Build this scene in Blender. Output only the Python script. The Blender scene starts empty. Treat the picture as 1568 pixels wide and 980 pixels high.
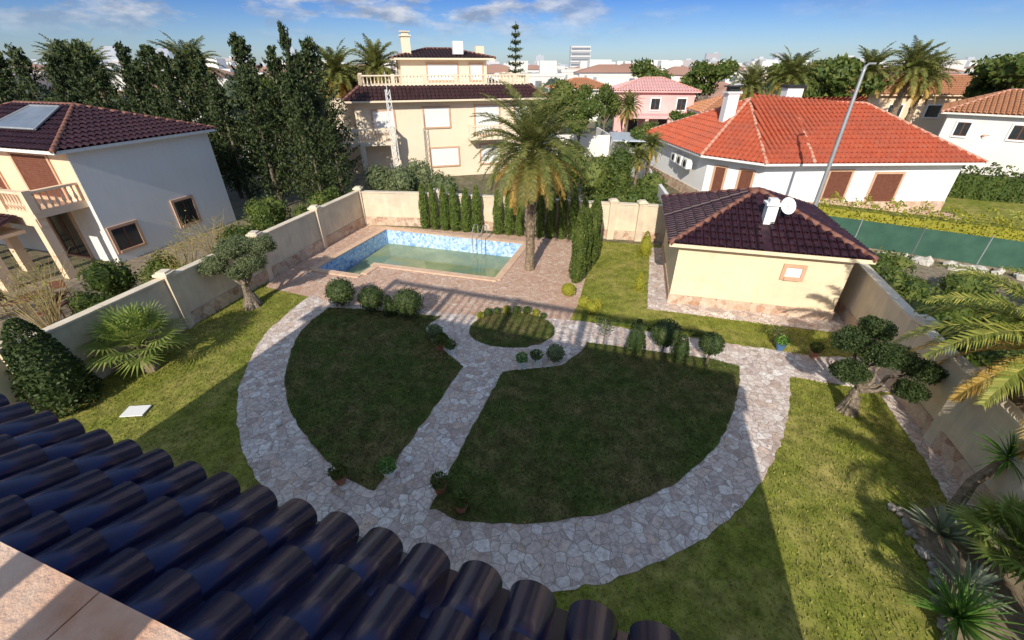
import bpy, bmesh, math, random
import numpy as np
from mathutils import Vector, Matrix
from mathutils.geometry import tessellate_polygon
R=random.Random(7)
NP=np.random.RandomState(5)
scn=bpy.context.scene
COL=scn.collection
rad=math.radians
# ------------------------------------------------------------------ materials
def nodes(name):
    m=bpy.data.materials.new(name);m.use_nodes=True
    nt=m.node_tree;return m,nt,nt.nodes['Principled BSDF']
def ramp(nt,fac,cols,pos=None):
    r=nt.nodes.new('ShaderNodeValToRGB');e=r.color_ramp.elements
    n=len(cols)
    if pos is None: pos=[i/(n-1) for i in range(n)]
    while len(e)<n:e.new(.5)
    for i in range(n):
        e[i].position=pos[i];e[i].color=(*cols[i],1)
    nt.links.new(fac,r.inputs[0]);return r.outputs[0]
def noise(nt,vec,scale,detail=5,rough=.6):
    n=nt.nodes.new('ShaderNodeTexNoise');n.inputs['Scale'].default_value=scale
    n.inputs['Detail'].default_value=detail;n.inputs['Roughness'].default_value=rough
    nt.links.new(vec,n.inputs['Vector']);return n.outputs['Fac']
def mix(nt,a,b,fac,mode='MIX'):
    x=nt.nodes.new('ShaderNodeMix');x.data_type='RGBA';x.blend_type=mode
    for s,i in ((a,6),(b,7)):
        if isinstance(s,tuple): x.inputs[i].default_value=(*s,1)
        else: nt.links.new(s,x.inputs[i])
    if isinstance(fac,float): x.inputs[0].default_value=fac
    else: nt.links.new(fac,x.inputs[0])
    return x.outputs[2]
def math_(nt,op,a,b=None):
    x=nt.nodes.new('ShaderNodeMath');x.operation=op
    for i,s in enumerate((a,b)):
        if s is None: continue
        if isinstance(s,(int,float)): x.inputs[i].default_value=s
        else: nt.links.new(s,x.inputs[i])
    return x.outputs[0]
def bump(nt,bs,h,st,dist=.02):
    b=nt.nodes.new('ShaderNodeBump');b.inputs['Strength'].default_value=st;b.inputs['Distance'].default_value=dist
    nt.links.new(h,b.inputs['Height']);nt.links.new(b.outputs[0],bs.inputs['Normal'])
def haze(m,nt,bs,k=1100.):  # aerial haze painted into the material: bluish glow mixed in by distance from origin
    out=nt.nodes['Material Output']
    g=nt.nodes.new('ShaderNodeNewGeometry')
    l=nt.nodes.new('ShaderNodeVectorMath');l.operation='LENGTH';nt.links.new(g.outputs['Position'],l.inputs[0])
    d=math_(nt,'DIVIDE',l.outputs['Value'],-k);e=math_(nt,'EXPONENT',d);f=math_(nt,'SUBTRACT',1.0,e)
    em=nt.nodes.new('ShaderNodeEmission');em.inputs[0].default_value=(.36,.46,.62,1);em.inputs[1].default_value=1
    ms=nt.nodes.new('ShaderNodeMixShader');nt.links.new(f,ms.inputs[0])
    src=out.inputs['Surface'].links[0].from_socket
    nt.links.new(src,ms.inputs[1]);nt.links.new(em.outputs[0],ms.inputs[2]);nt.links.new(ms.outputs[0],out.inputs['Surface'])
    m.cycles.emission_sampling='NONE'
def M(name,cols,scale=3.,rough=.85,bst=.15,bsc=40.,spec=.3,coord='Object',big=None,hz=False,metal=0.,streak=0.):
    m,nt,bs=nodes(name)
    tc=nt.nodes.new('ShaderNodeTexCoord').outputs[coord]
    c=ramp(nt,noise(nt,tc,scale,8),cols,[.3+.4*i/(len(cols)-1) for i in range(len(cols))])
    if big: c=mix(nt,c,big[0],math_(nt,'MULTIPLY',ramp(nt,noise(nt,tc,big[1],3),[(0,0,0),(1,1,1)],[.42,.65]),big[2]))
    if streak:
        mp=nt.nodes.new('ShaderNodeMapping');mp.inputs['Scale'].default_value=(3,3,.35);nt.links.new(tc,mp.inputs[0])
        c=mix(nt,c,ramp(nt,noise(nt,mp.outputs[0],1.6,6,.7),[(1-streak,)*3,(1,1,1)],[.3,.65]),1.,'MULTIPLY')
    nt.links.new(c,bs.inputs['Base Color'])
    bs.inputs['Roughness'].default_value=rough;bs.inputs['Specular IOR Level'].default_value=spec
    bs.inputs['Metallic'].default_value=metal
    if bst: bump(nt,bs,noise(nt,tc,bsc,4),bst)
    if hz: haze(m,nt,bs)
    return m
def leafmat(name,cols,trans=.25,rough=.55,hz=False):
    m,nt,bs=nodes(name)
    g=nt.nodes.new('ShaderNodeNewGeometry').outputs['Random Per Island']
    tc=nt.nodes.new('ShaderNodeTexCoord').outputs['Object']
    n=noise(nt,tc,1.6,2)
    f=math_(nt,'ADD',math_(nt,'MULTIPLY',g,.6),math_(nt,'MULTIPLY',n,.5))
    c=ramp(nt,f,cols,[.15+.7*i/(len(cols)-1) for i in range(len(cols))])
    nt.links.new(c,bs.inputs['Base Color']);bs.inputs['Roughness'].default_value=rough
    bs.inputs['Specular IOR Level'].default_value=.3
    t=nt.nodes.new('ShaderNodeBsdfTranslucent');nt.links.new(c,t.inputs[0])
    ms=nt.nodes.new('ShaderNodeMixShader');ms.inputs[0].default_value=trans
    nt.links.new(bs.outputs[0],ms.inputs[1]);nt.links.new(t.outputs[0],ms.inputs[2])
    nt.links.new(ms.outputs[0],nt.nodes['Material Output'].inputs['Surface'])
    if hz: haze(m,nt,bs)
    return m
def stone(name,cols,grout,scale,rough=.8,edge=.05,rnd=1.,bst=.4,big=None,mott=.55,warp=.5):
    m,nt,bs=nodes(name)
    tc=nt.nodes.new('ShaderNodeTexCoord').outputs['Object']
    nz=nt.nodes.new('ShaderNodeTexNoise');nz.inputs['Scale'].default_value=scale*1.2;nt.links.new(tc,nz.inputs['Vector'])
    wv=nt.nodes.new('ShaderNodeVectorMath');wv.operation='MULTIPLY_ADD'
    nt.links.new(nz.outputs['Color'],wv.inputs[0]);wv.inputs[1].default_value=(warp/scale,)*3;nt.links.new(tc,wv.inputs[2])
    v=nt.nodes.new('ShaderNodeTexVoronoi');v.inputs['Scale'].default_value=scale;v.inputs['Randomness'].default_value=rnd
    nt.links.new(wv.outputs[0],v.inputs['Vector'])
    e=nt.nodes.new('ShaderNodeTexVoronoi');e.feature='DISTANCE_TO_EDGE';e.inputs['Scale'].default_value=scale;e.inputs['Randomness'].default_value=rnd
    nt.links.new(wv.outputs[0],e.inputs['Vector'])
    sp=nt.nodes.new('ShaderNodeSeparateColor');nt.links.new(v.outputs['Color'],sp.inputs[0])
    c=ramp(nt,sp.outputs[0],cols)
    n2=noise(nt,tc,scale*2.2,8,.8)
    c=mix(nt,c,ramp(nt,n2,[(.5,.45,.44),(1.15,1.15,1.15)],[.36,.58]),mott,'MULTIPLY')
    if big: c=mix(nt,c,big[0],math_(nt,'MULTIPLY',ramp(nt,noise(nt,tc,big[1],4),[(0,0,0),(1,1,1)],[.42,.65]),big[2]))
    g=ramp(nt,e.outputs['Distance'],[(0,0,0),(1,1,1)],[edge*.4,edge])
    c=mix(nt,grout,c,g)
    nt.links.new(c,bs.inputs['Base Color']);bs.inputs['Roughness'].default_value=rough;bs.inputs['Specular IOR Level'].default_value=.3
    bump(nt,bs,math_(nt,'ADD',g,math_(nt,'MULTIPLY',n2,.5)),bst,.02)
    return m
cream=M('cream_render',[(.78,.62,.42),(.85,.71,.5),(.81,.67,.46)],1.5,.9,.12,60,big=((.66,.53,.38),.5,.3),streak=.08)
creamw=M('garden_wall_render',[(.66,.54,.4),(.78,.66,.49),(.72,.6,.44)],1.2,.9,.15,50,big=((.5,.43,.35),.7,.5),streak=.15)
villaw=M('villa_render',[(.8,.67,.5),(.84,.71,.55)],1.,.9,.1,40,big=((.72,.6,.46),.4,.3))
white=M('white_render',[(.82,.82,.81),(.86,.86,.85)],1.,.85,.1,50,big=((.74,.74,.72),.5,.3))
offw=M('offwhite_render',[(.78,.76,.72),(.84,.81,.77)],1.,.9,.1,50,big=((.68,.65,.6),.5,.4),streak=.06)
peach=M('peach_render',[(.8,.58,.4),(.84,.64,.45)],1.,.9,.1,50)
pinkw=M('pink_render',[(.74,.42,.4),(.8,.5,.48)],1.,.9,.05,50)
trim=M('peach_trim',[(.55,.34,.22),(.63,.41,.28)],4,.8,.1,50)
cap=M('wall_cap',[(.72,.62,.47),(.8,.69,.54)],4,.85,.15,50,big=((.5,.43,.34),1.2,.5))
terr=M('terracotta_cap',[(.5,.24,.14),(.64,.35,.22),(.72,.46,.32)],8,.8,.35,60,big=((.8,.66,.54),3.5,.55))
def tilemat(name,cols,scale,rough,spec,tint,big):
    m=M(name,cols,scale,rough,.05,25,spec=spec,big=big);bs=m.node_tree.nodes['Principled BSDF']
    bs.inputs['Specular Tint'].default_value=(*tint,1);return m
navy=tilemat('navy_glazed_tile',[(.006,.008,.03),(.012,.015,.05),(.024,.025,.058)],6,.25,.42,(.42,.48,.95),((.04,.038,.06),2.2,.5))
dark=M('dark_maroon_tile',[(.025,.012,.015),(.05,.023,.025),(.08,.035,.035)],5,.5,.1,30,spec=.25)
navy2=M('glazed_maroon_tile',[(.018,.007,.012),(.034,.013,.02),(.06,.022,.03)],5,.45,.1,30,spec=.28)
red=M('red_roof_tile',[(.4,.075,.035),(.5,.105,.05),(.46,.14,.08)],3,.78,.1,30,big=((.34,.1,.065),.6,.5))
ridg=M('ridge_tile',[(.55,.25,.17),(.65,.36,.26)],6,.8,.1,30)
ridd=M('dark_ridge_tile',[(.15,.06,.045),(.28,.13,.09)],6,.6,.1,30)
orng=M('orange_roof_tile',[(.4,.17,.085),(.52,.24,.12),(.44,.23,.14)],3,.8,.1,30)
shut=M('white_shutter',[(.8,.8,.79),(.85,.85,.85)],3,.5,.02)
brown=M('brown_shutter',[(.14,.05,.03),(.2,.08,.05)],6,.6,.1)
glass=M('window_glass',[(.02,.025,.03),(.05,.055,.06)],2,.08,0,spec=.7)
metal=M('galvanised_steel',[(.33,.34,.35),(.42,.43,.44)],4,.5,.05,spec=.5,metal=.4)
blackm=M('dark_metal',[(.02,.02,.02),(.04,.04,.04)],4,.5,.02)
bark=M('bark',[(.1,.075,.055),(.2,.16,.12),(.28,.23,.18)],12,.95,.6,30)
obark=M('olive_bark',[(.07,.055,.04),(.2,.16,.12),(.38,.32,.26)],16,.95,1.,18)
palmb=M('palm_bark',[(.1,.07,.045),(.22,.165,.11),(.34,.265,.19)],10,.95,.8,25)
potm=M('clay_pot',[(.3,.13,.08),(.4,.19,.12)],6,.8,.1)
bluep=M('blue_pot',[(.05,.12,.25),(.1,.2,.35)],6,.4,.1)
rock=M('rock',[(.16,.14,.12),(.3,.27,.23),(.42,.38,.32)],6,.9,.5,20)
fencem=M('green_mesh',[(.03,.085,.06),(.055,.13,.09)],1.5,.8,.2,60)
solar=M('solar_panel',[(.12,.14,.17),(.2,.23,.27)],1,.15,0,spec=.7)
sheetr=M('sheet_roof',[(.45,.5,.56),(.55,.6,.66)],2,.4,.02)
pave=stone('crazy_paving',[(.48,.37,.33),(.78,.68,.62),(.58,.48,.44),(.86,.8,.74),(.52,.4,.34),(.8,.73,.68),(.66,.5,.41),(.88,.83,.78)],(.4,.33,.29),4.6,edge=.045,mott=.85,warp=.38,big=((.68,.5,.39),.3,.35))
deckm=stone('pool_deck_stone',[(.54,.32,.23),(.7,.49,.37),(.6,.41,.3),(.76,.61,.49)],(.38,.25,.19),6.5,edge=.04,mott=.7,big=((.52,.33,.25),.4,.4))
plinth=stone('plinth_stone',[(.45,.26,.17),(.6,.45,.33),(.68,.54,.42),(.4,.25,.18)],(.55,.44,.34),4.,bst=.5)
mosaic=stone('pool_mosaic',[(.14,.32,.68),(.38,.56,.84),(.64,.79,.93),(.26,.45,.78),(.5,.68,.9)],(.55,.67,.8),9.,rough=.3,edge=.03,bst=.05,mott=.3)
deep=stone('pool_step_mosaic',[(.02,.06,.3),(.05,.12,.45),(.1,.22,.55)],(.2,.3,.5),9.,rough=.3,edge=.02,bst=.05)
coping=M('pool_coping',[(.62,.4,.27),(.76,.55,.4)],3,.8,.2)
soil=M('soil',[(.13,.1,.065),(.25,.2,.14),(.36,.3,.22)],5,.95,.5,20)
def grassmat(name,cols,patch,pf,hz=False):
    m,nt,bs=nodes(name)
    tc=nt.nodes.new('ShaderNodeTexCoord').outputs['Object']
    a=ramp(nt,noise(nt,tc,30,6,.75),cols,[.32,.5,.68][:len(cols)])
    b=noise(nt,tc,.5,7,.75)
    c=mix(nt,a,patch,math_(nt,'MULTIPLY',ramp(nt,b,[(0,0,0),(1,1,1)],[.44,.64]),pf))
    c=mix(nt,c,ramp(nt,noise(nt,tc,2.6,6,.72),[(.38,.42,.38),(1.25,1.22,1.2)],[.34,.62]),.85,'MULTIPLY')
    nt.links.new(c,bs.inputs['Base Color']);bs.inputs['Roughness'].default_value=.95;bs.inputs['Specular IOR Level'].default_value=.1
    bump(nt,bs,noise(nt,tc,55,5,.8),.6,.02)
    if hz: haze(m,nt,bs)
    return m
lawnd=grassmat('lawn_dark',[(.05,.075,.018),(.095,.125,.03),(.14,.16,.05)],(.22,.16,.08),.85)
lawnl=grassmat('lawn_light',[(.11,.14,.02),(.22,.25,.04),(.34,.33,.08)],(.42,.35,.12),.85)
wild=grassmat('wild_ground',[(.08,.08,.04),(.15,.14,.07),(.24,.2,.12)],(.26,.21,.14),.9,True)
blade1=leafmat('grass_blades_dark',[(.042,.068,.014),(.088,.125,.026),(.18,.17,.06)],.2)
blade2=leafmat('grass_blades_light',[(.11,.145,.018),(.23,.26,.038),(.42,.38,.1)],.3)
con=leafmat('conifer_foliage',[(.02,.034,.013),(.046,.07,.024),(.1,.125,.04)],.15)
cyl_=leafmat('cypress_foliage',[(.055,.09,.018),(.11,.165,.03),(.2,.25,.055)],.2)
olive=leafmat('olive_foliage',[(.07,.09,.04),(.13,.17,.075),(.24,.27,.13)],.2)
topi=leafmat('topiary_foliage',[(.02,.04,.014),(.045,.075,.022),(.09,.12,.035)],.15)
yel=leafmat('yellow_shrub',[(.18,.21,.02),(.34,.34,.04),(.48,.44,.06)],.3)
shrub=leafmat('shrub_foliage',[(.04,.068,.014),(.085,.13,.025),(.17,.2,.045)],.25)
palmg=leafmat('palm_frond_green',[(.075,.105,.025),(.155,.18,.045),(.29,.28,.085)],.3)
palmy=leafmat('palm_frond_dry',[(.3,.16,.035),(.5,.32,.07),(.64,.45,.13)],.3)
fang=leafmat('fan_leaf',[(.11,.18,.03),(.21,.29,.06),(.36,.4,.12)],.3)
palmr=leafmat('garden_palm_frond',[(.13,.18,.03),(.26,.3,.055),(.46,.43,.1)],.35)
yucg=leafmat('yucca_leaf',[(.05,.14,.025),(.12,.26,.045),(.26,.4,.09)],.25)
agav=leafmat('agave_leaf',[(.12,.17,.11),(.22,.27,.18),(.36,.4,.26)],.1)
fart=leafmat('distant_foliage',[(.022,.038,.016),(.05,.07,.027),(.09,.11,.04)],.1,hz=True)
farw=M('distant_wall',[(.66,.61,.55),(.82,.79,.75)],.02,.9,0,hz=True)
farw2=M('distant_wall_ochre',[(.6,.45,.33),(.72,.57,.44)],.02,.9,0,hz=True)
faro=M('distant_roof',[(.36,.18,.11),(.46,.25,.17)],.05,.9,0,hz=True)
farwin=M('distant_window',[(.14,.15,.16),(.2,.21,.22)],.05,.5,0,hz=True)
twig=M('dry_twigs',[(.3,.22,.1),(.46,.37,.18)],6,.9,0)
def watermat():
    m,nt,bs=nodes('pool_water')
    tc=nt.nodes.new('ShaderNodeTexCoord').outputs['Object']
    c=ramp(nt,noise(nt,tc,.4,5,.6),[(.13,.27,.26),(.2,.27,.16),(.28,.33,.17),(.36,.41,.24)],[.3,.45,.58,.7])
    nt.links.new(c,bs.inputs['Base Color']);bs.inputs['Roughness'].default_value=.06;bs.inputs['IOR'].default_value=1.33
    bump(nt,bs,noise(nt,tc,5,2),.04,.02)
    return m
water=watermat()
# ------------------------------------------------------------------ mesh builder
class MB:
    def __init__(s): s.v=[];s.f=[];s.m=[]
    def add(s,vs,fs,mi=0):
        o=len(s.v);s.v.extend([tuple(x) for x in vs]);s.f.extend([tuple(i+o for i in f) for f in fs]);s.m.extend([mi]*len(fs))
    def box(s,x0,x1,y0,y1,z0,z1,mi=0):
        s.add([(x0,y0,z0),(x1,y0,z0),(x1,y1,z0),(x0,y1,z0),(x0,y0,z1),(x1,y0,z1),(x1,y1,z1),(x0,y1,z1)],
              [(3,2,1,0),(4,5,6,7),(0,1,5,4),(1,2,6,5),(2,3,7,6),(3,0,4,7)],mi)
    def obox(s,p0,p1,w,z0,z1,mi=0,ext=0.):
        a=Vector((p0[0],p0[1]));b=Vector((p1[0],p1[1]));d=(b-a).normalized();a=a-d*ext;b=b+d*ext;n=Vector((-d.y,d.x))*w/2
        q=[a-n,b-n,b+n,a+n]
        s.prism([(x.x,x.y) for x in q],z0,z1,mi)
    def prism(s,poly,z0,z1,mi=0,sides=True):
        n=len(poly)
        tri=tessellate_polygon([[Vector((p[0],p[1],0)) for p in poly]])
        area=sum(poly[i][0]*poly[(i+1)%n][1]-poly[(i+1)%n][0]*poly[i][1] for i in range(n))
        tt=[]
        for t in tri:
            a,b,c=[poly[i] for i in t]
            if (b[0]-a[0])*(c[1]-a[1])-(b[1]-a[1])*(c[0]-a[0])<0: t=(t[0],t[2],t[1])
            tt.append(tuple(t))
        s.add([(p[0],p[1],z1) for p in poly],tt,mi)
        if sides:
            s.add([(p[0],p[1],z0) for p in poly]+[(p[0],p[1],z1) for p in poly],
              [((i,(i+1)%n,(i+1)%n+n,i+n) if area>0 else (i+n,(i+1)%n+n,(i+1)%n,i)) for i in range(n)],mi)
            s.add([(p[0],p[1],z0) for p in poly],[(t[0],t[2],t[1]) for t in tt],mi)
    def cyl(s,p0,p1,r0,r1,seg=8,mi=0,caps=True):
        p0=Vector(p0);p1=Vector(p1);d=(p1-p0)
        if d.length<1e-6:return
        d.normalize();a=d.orthogonal().normalized();b=d.cross(a)
        vs=[]
        for p,r in((p0,r0),(p1,r1)):
            for i in range(seg):
                t=2*math.pi*i/seg;vs.append(p+(a*math.cos(t)+b*math.sin(t))*r)
        fs=[(i,(i+1)%seg,(i+1)%seg+seg,i+seg) for i in range(seg)]
        if caps: fs+= [tuple(range(seg-1,-1,-1)),tuple(range(seg,2*seg))]
        s.add(vs,fs,mi)
    def tube(s,pts,rs,seg=8,mi=0,jit=0):
        rings=[]
        for k,p in enumerate(pts):
            p=Vector(p);q=Vector(pts[min(k+1,len(pts)-1)])-Vector(pts[max(k-1,0)]);q.normalize()
            a=Vector((1,0,0)) if abs(q.x)<.9 else Vector((0,1,0));b=q.cross(a).normalized();a=b.cross(q)
            rings.append([p+(a*math.cos(2*math.pi*i/seg)+b*math.sin(2*math.pi*i/seg))*rs[k]*(1+jit*(R.random()-.5)) for i in range(seg)])
        vs=[v for r in rings for v in r];fs=[]
        for k in range(len(pts)-1):
            for i in range(seg): fs.append((k*seg+i,k*seg+(i+1)%seg,(k+1)*seg+(i+1)%seg,(k+1)*seg+i))
        fs.append(tuple(range((len(pts)-1)*seg,len(pts)*seg)));s.add(vs,fs,mi)
    def leaves(s,P,size,mi=0,asp=.45,up=0.,nrm=None,follow=0.):
        P=np.asarray(P,float);n=len(P)
        if n==0:return
        a=NP.normal(size=(n,3));a[:,2]+=up;a/=np.linalg.norm(a,axis=1)[:,None]
        b=NP.normal(size=(n,3))
        b-=a*(a*b).sum(1)[:,None]
        if nrm is not None:
            c=np.cross(nrm,a);b=b*(1-follow)+c*follow
        b/=np.linalg.norm(b,axis=1)[:,None]+1e-9
        sz=(size*(.6+.8*NP.rand(n)))[:,None]
        v=np.stack([P-a*sz*.5,P+b*sz*asp*.5,P+a*sz*.5,P-b*sz*asp*.5],1).reshape(-1,3)
        o=len(s.v);s.v.extend(map(tuple,v));s.f.extend([(o+4*i,o+4*i+1,o+4*i+2,o+4*i+3) for i in range(n)]);s.m.extend([mi]*n)
    def blob(s,c,r,mi=0,sub=2,jit=.1):
        bm=bmesh.new();bmesh.ops.create_icosphere(bm,subdivisions=sub,radius=1)
        vs=[]
        for v in bm.verts:
            k=1+jit*(R.random()-.5);vs.append((c[0]+v.co.x*r[0]*k,c[1]+v.co.y*r[1]*k,c[2]+v.co.z*r[2]*k))
        s.add(vs,[tuple(v.index for v in f.verts) for f in bm.faces],mi);bm.free()
    def data(s,name,mats,smooth=False):
        me=bpy.data.meshes.new(name);me.from_pydata(s.v,[],s.f)
        for m in mats: me.materials.append(m)
        me.polygons.foreach_set('material_index',s.m)
        if smooth: me.polygons.foreach_set('use_smooth',[True]*len(s.f))
        me.update();return me
    def obj(s,name,mats,parent=None,smooth=False,loc=(0,0,0),rot=0):
        return place(name,s.data(name,mats,smooth),loc,rot,parent=parent)
def place(name,me,loc=(0,0,0),rot=0,sc=1,parent=None):
    o=bpy.data.objects.new(name,me);COL.objects.link(o);o.location=loc;o.rotation_euler=(0,0,rot)
    o.scale=(sc,sc,sc) if isinstance(sc,(int,float)) else sc
    if parent: o.parent=parent
    return o
def empty(name,loc=(0,0,0),rot=0):
    o=bpy.data.objects.new(name,None);COL.objects.link(o);o.location=loc;o.rotation_euler=(0,0,rot);return o
def smoothp(P,sub=4,closed=False):
    out=[];n=len(P);rng=range(n) if closed else range(n-1)
    g=(lambda i:P[i%n]) if closed else (lambda i:P[max(0,min(n-1,i))])
    for i in rng:
        p0,p1,p2,p3=g(i-1),g(i),g(i+1),g(i+2)
        for k in range(sub):
            t=k/sub
            out.append(tuple(.5*((2*p1[j])+(-p0[j]+p2[j])*t+(2*p0[j]-5*p1[j]+4*p2[j]-p3[j])*t*t+(-p0[j]+3*p1[j]-3*p2[j]+p3[j])*t**3) for j in (0,1)))
    if not closed: out.append(P[-1])
    return out
def inpoly(X,Y,poly):
    r=np.zeros(len(X),bool);n=len(poly);j=n-1
    for i in range(n):
        xi,yi=poly[i];xj,yj=poly[j]
        c=((yi>Y)!=(yj>Y))&(X<(xj-xi)*(Y-yi)/((yj-yi) or 1e-9)+xi)
        r^=c;j=i
    return r
# ------------------------------------------------------------------ ground & garden
POOL=[(-7.05,23.32),(.57,21.07),(-.75,16.95),(-6.3,18.55),(-6.75,17.3),(-8.85,17.95)]
def sheet_hole(outer,hole,z,name,mat):
    tri=tessellate_polygon([[Vector((*p,0)) for p in outer],[Vector((*p,0)) for p in hole]])
    allp=outer+hole;m=MB();fs=[]
    for t in tri:
        a,b,c=[allp[i] for i in t]
        if (b[0]-a[0])*(c[1]-a[1])-(b[1]-a[1])*(c[0]-a[0])<0:t=(t[0],t[2],t[1])
        fs.append(tuple(t))
    m.add([(p[0],p[1],z) for p in allp],fs);return m.obj(name,[mat])
sheet_hole([(-4000,-300),(4000,-300),(4000,7000),(-4000,7000)],POOL,0,'ground',wild)
WL=[(-8.6,24.35),(-11.5,13.0),(-13.9,3.5),(-15,-1)]
WR=[(12.75,15.4),(11.05,9.9),(9.75,5.2),(8.2,0)]
GARD=[(-8.6,24.3),(-11.5,13.0),(-13.9,3.5),(-13.9,.5),(8.2,0),(9.75,5.2),(11.05,9.9),(12.5,14.6),(13.9,19.4),(5.1,21.4)]
DECK=[(-8.55,24.2),(4.4,21.5),(2.6,14.7),(2.1,13.4),(-1.6,13.7),(-7.4,14.9),(-8.1,15.2),(-10.3,16.1),(-10.5,17.3)]
ring=smoothp([(-8.1,15.4),(-8.45,13.4),(-8.45,12.0),(-7.95,9.9),(-7.2,8.3),(-6.1,6.85),(-4.6,5.4),(-2.9,4.5),(-1.0,4.05),(1.1,4.1),(2.7,4.55),(4.2,5.3),(5.8,6.6),(7.2,8.3),(8.3,10.1)])
PR=ring+[(11,9.3),(11.35,11.1),(9.8,11.1),(7.1,11.9),(2.1,13.42),(-1.6,13.72),(-7.4,14.92)]
LL=smoothp([(-7.0,14.3),(-7.3,13.0),(-7.2,11.7),(-6.7,10.0),(-5.9,8.6),(-4.9,7.45),(-3.9,6.6),(-3.0,6.1)])+smoothp([(-1.5,10.6),(-2.0,11.2),(-2.75,12.1),(-3.0,13.0),(-2.6,13.6)])+[(-4.5,14.0)]
RL=[(-.3,10.3)]+smoothp([(-1.7,5.7),(-1.1,5.45),(-.1,5.35),(.9,5.4),(2.4,5.75),(3.9,6.5),(5.4,7.9),(6.4,9.4),(7.0,10.6)])+[(6.3,10.95)]+smoothp([(2.5,11.9),(2.2,11.35),(1.5,10.6)])
CI=[(0+1.5*math.cos(t*math.pi/20),12.75+1.15*math.sin(t*math.pi/20)) for t in range(40)]
HP=[(5.15,14.25),(11.2,12.55),(11.7,11.3),(12.7,15.0),(13.8,19.5),(7.0,20.6)]
RP=[(10.35,9.29),(10.95,9.29),(9.6,5.0),(8.9,5.0),(9.7,6.9)]
def rough_edge(P,a=.035):
    out=[];n=len(P)
    for i in range(n):
        p=Vector(P[i]);q=Vector(P[(i+1)%n]);k=max(1,int((q-p).length/.18))
        for j in range(k):
            t=p.lerp(q,j/k);out.append((t.x+R.uniform(-a,a),t.y+R.uniform(-a,a)))
    return out
sheet_hole(GARD,POOL,.004,'garden_grass',lawnl)
sheet_hole(DECK,POOL,.012,'pool_deck',deckm)
m=MB();m.prism(rough_edge(PR),.0,.02,0);m.prism(rough_edge(HP,.02),0,.016,0);m.prism(rough_edge(RP),0,.016,0);m.obj('stone_path',[pave])
m=MB();m.prism(rough_edge(LL),.0,.045);m.prism(rough_edge(RL),.0,.045);m.prism(rough_edge(CI),.0,.045);m.obj('lawn',[lawnd])
def blades(name,test,n,h,mat,box):
    X=NP.uniform(box[0],box[1],n);Y=NP.uniform(box[2],box[3],n);k=test(X,Y);X=X[k];Y=Y[k];n=len(X)
    z=np.zeros(n)+.01
    a=NP.rand(n)*6.283;w=.008+.012*NP.rand(n);hh=h*(.5+NP.rand(n))
    l=NP.normal(size=(n,2))*h*.5
    v=np.stack([np.stack([X-np.cos(a)*w,Y-np.sin(a)*w,z],1),np.stack([X+np.cos(a)*w,Y+np.sin(a)*w,z],1),np.stack([X+l[:,0],Y+l[:,1],z+hh],1)],1).reshape(-1,3)
    me=bpy.data.meshes.new(name);me.vertices.add(3*n);me.vertices.foreach_set('co',v.ravel())
    me.loops.add(3*n);me.loops.foreach_set('vertex_index',np.arange(3*n));me.polygons.add(n)
    me.polygons.foreach_set('loop_start',np.arange(n)*3);me.polygons.foreach_set('loop_total',np.full(n,3))
    me.materials.append(mat);me.update(calc_edges=True);return place(name,me)
def t_in(X,Y): return inpoly(X,Y,LL)|inpoly(X,Y,RL)|inpoly(X,Y,CI)
def t_out(X,Y): return inpoly(X,Y,GARD)&~inpoly(X,Y,PR)&~inpoly(X,Y,DECK)&~inpoly(X,Y,HP)&~inpoly(X,Y,RP)
g1=blades('lawn_grass_blades',t_in,100000,.04,blade1,(-7.5,7.1,5.2,14.5));g1.location.z=.03
blades('garden_grass_blades',t_out,170000,.04,blade2,(-14,13,1,21.5))
BED=smoothp([(8.0,5.6),(7.7,4.4),(6.9,3.2),(6.4,2.0)],4)+[(8.8,1.5),(9.6,5.4),(8.9,5.7)]
m=MB();m.prism(BED,0,.06);m.obj('planting_bed',[soil])
m=MB()
for i in range(60):
    t=R.random();k=int(t*12);p=BED[k];m.blob((p[0]+R.uniform(-.1,.1),p[1]+R.uniform(-.1,.1),.06),(R.uniform(.05,.1),R.uniform(.05,.1),R.uniform(.04,.08)),0,1,.5)
m.obj('rock_edging',[rock])
m=MB();m.prism([(17,22.5),(24,18.2),(38,20),(42,33),(27,34),(27,25),(15,25)],0,.01,0,False);m.obj('neighbour_lawn',[lawnl])
m=MB();m.prism([(-12.2,12),(-9.6,24),(-17,25),(-18.5,18),(-24,15),(-30,8),(-16,4)],0,.01,0,False);m.obj('neighbour_patio',[soil])
m=MB();m.prism([(12.6,13),(9,0),(14,-3),(40,8),(40,15),(24,15.8),(16,20.9),(14,20)],0,.012,0,False);m.obj('neighbour_ground',[soil])
# ------------------------------------------------------------------ pool
pl=empty('swimming_pool')
m=MB();n=len(POOL)
for i in range(n):
    a,b=POOL[i],POOL[(i+1)%n]
    m.add([(*a,.02),(*b,.02),(*b,-1.4),(*a,-1.4)],[(0,1,2,3)],0)
m.obj('basin_walls',[mosaic],pl)
m=MB();m.prism(POOL,-1.4,-1.39,0,False);m.obj('basin_floor',[mosaic],pl)
m=MB();m.prism(POOL[:4]+[(-8.3,18.95)],-.8,-.79,0,False);m.obj('water',[water],pl)
dn=Vector((.3,.95)).normalized()
m=MB()
for k in range(4):
    a=Vector(POOL[5])+dn*(.33*k);b=Vector(POOL[4])+dn*(.33*k);c=b+dn*.33;d=a+dn*.33
    z=-.2-.2*k
    ab=[(a.x+.02,a.y),(b.x-.02,b.y),(c.x-.02,c.y),(d.x+.02,d.y)]
    m.prism(ab,-1.38,z,0)
    m.obox((d.x+.05,d.y-.02),(c.x-.05,c.y-.02),.05,z,z+.012,1)
m.obj('steps',[deep,shut],pl)
m=MB()
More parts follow.
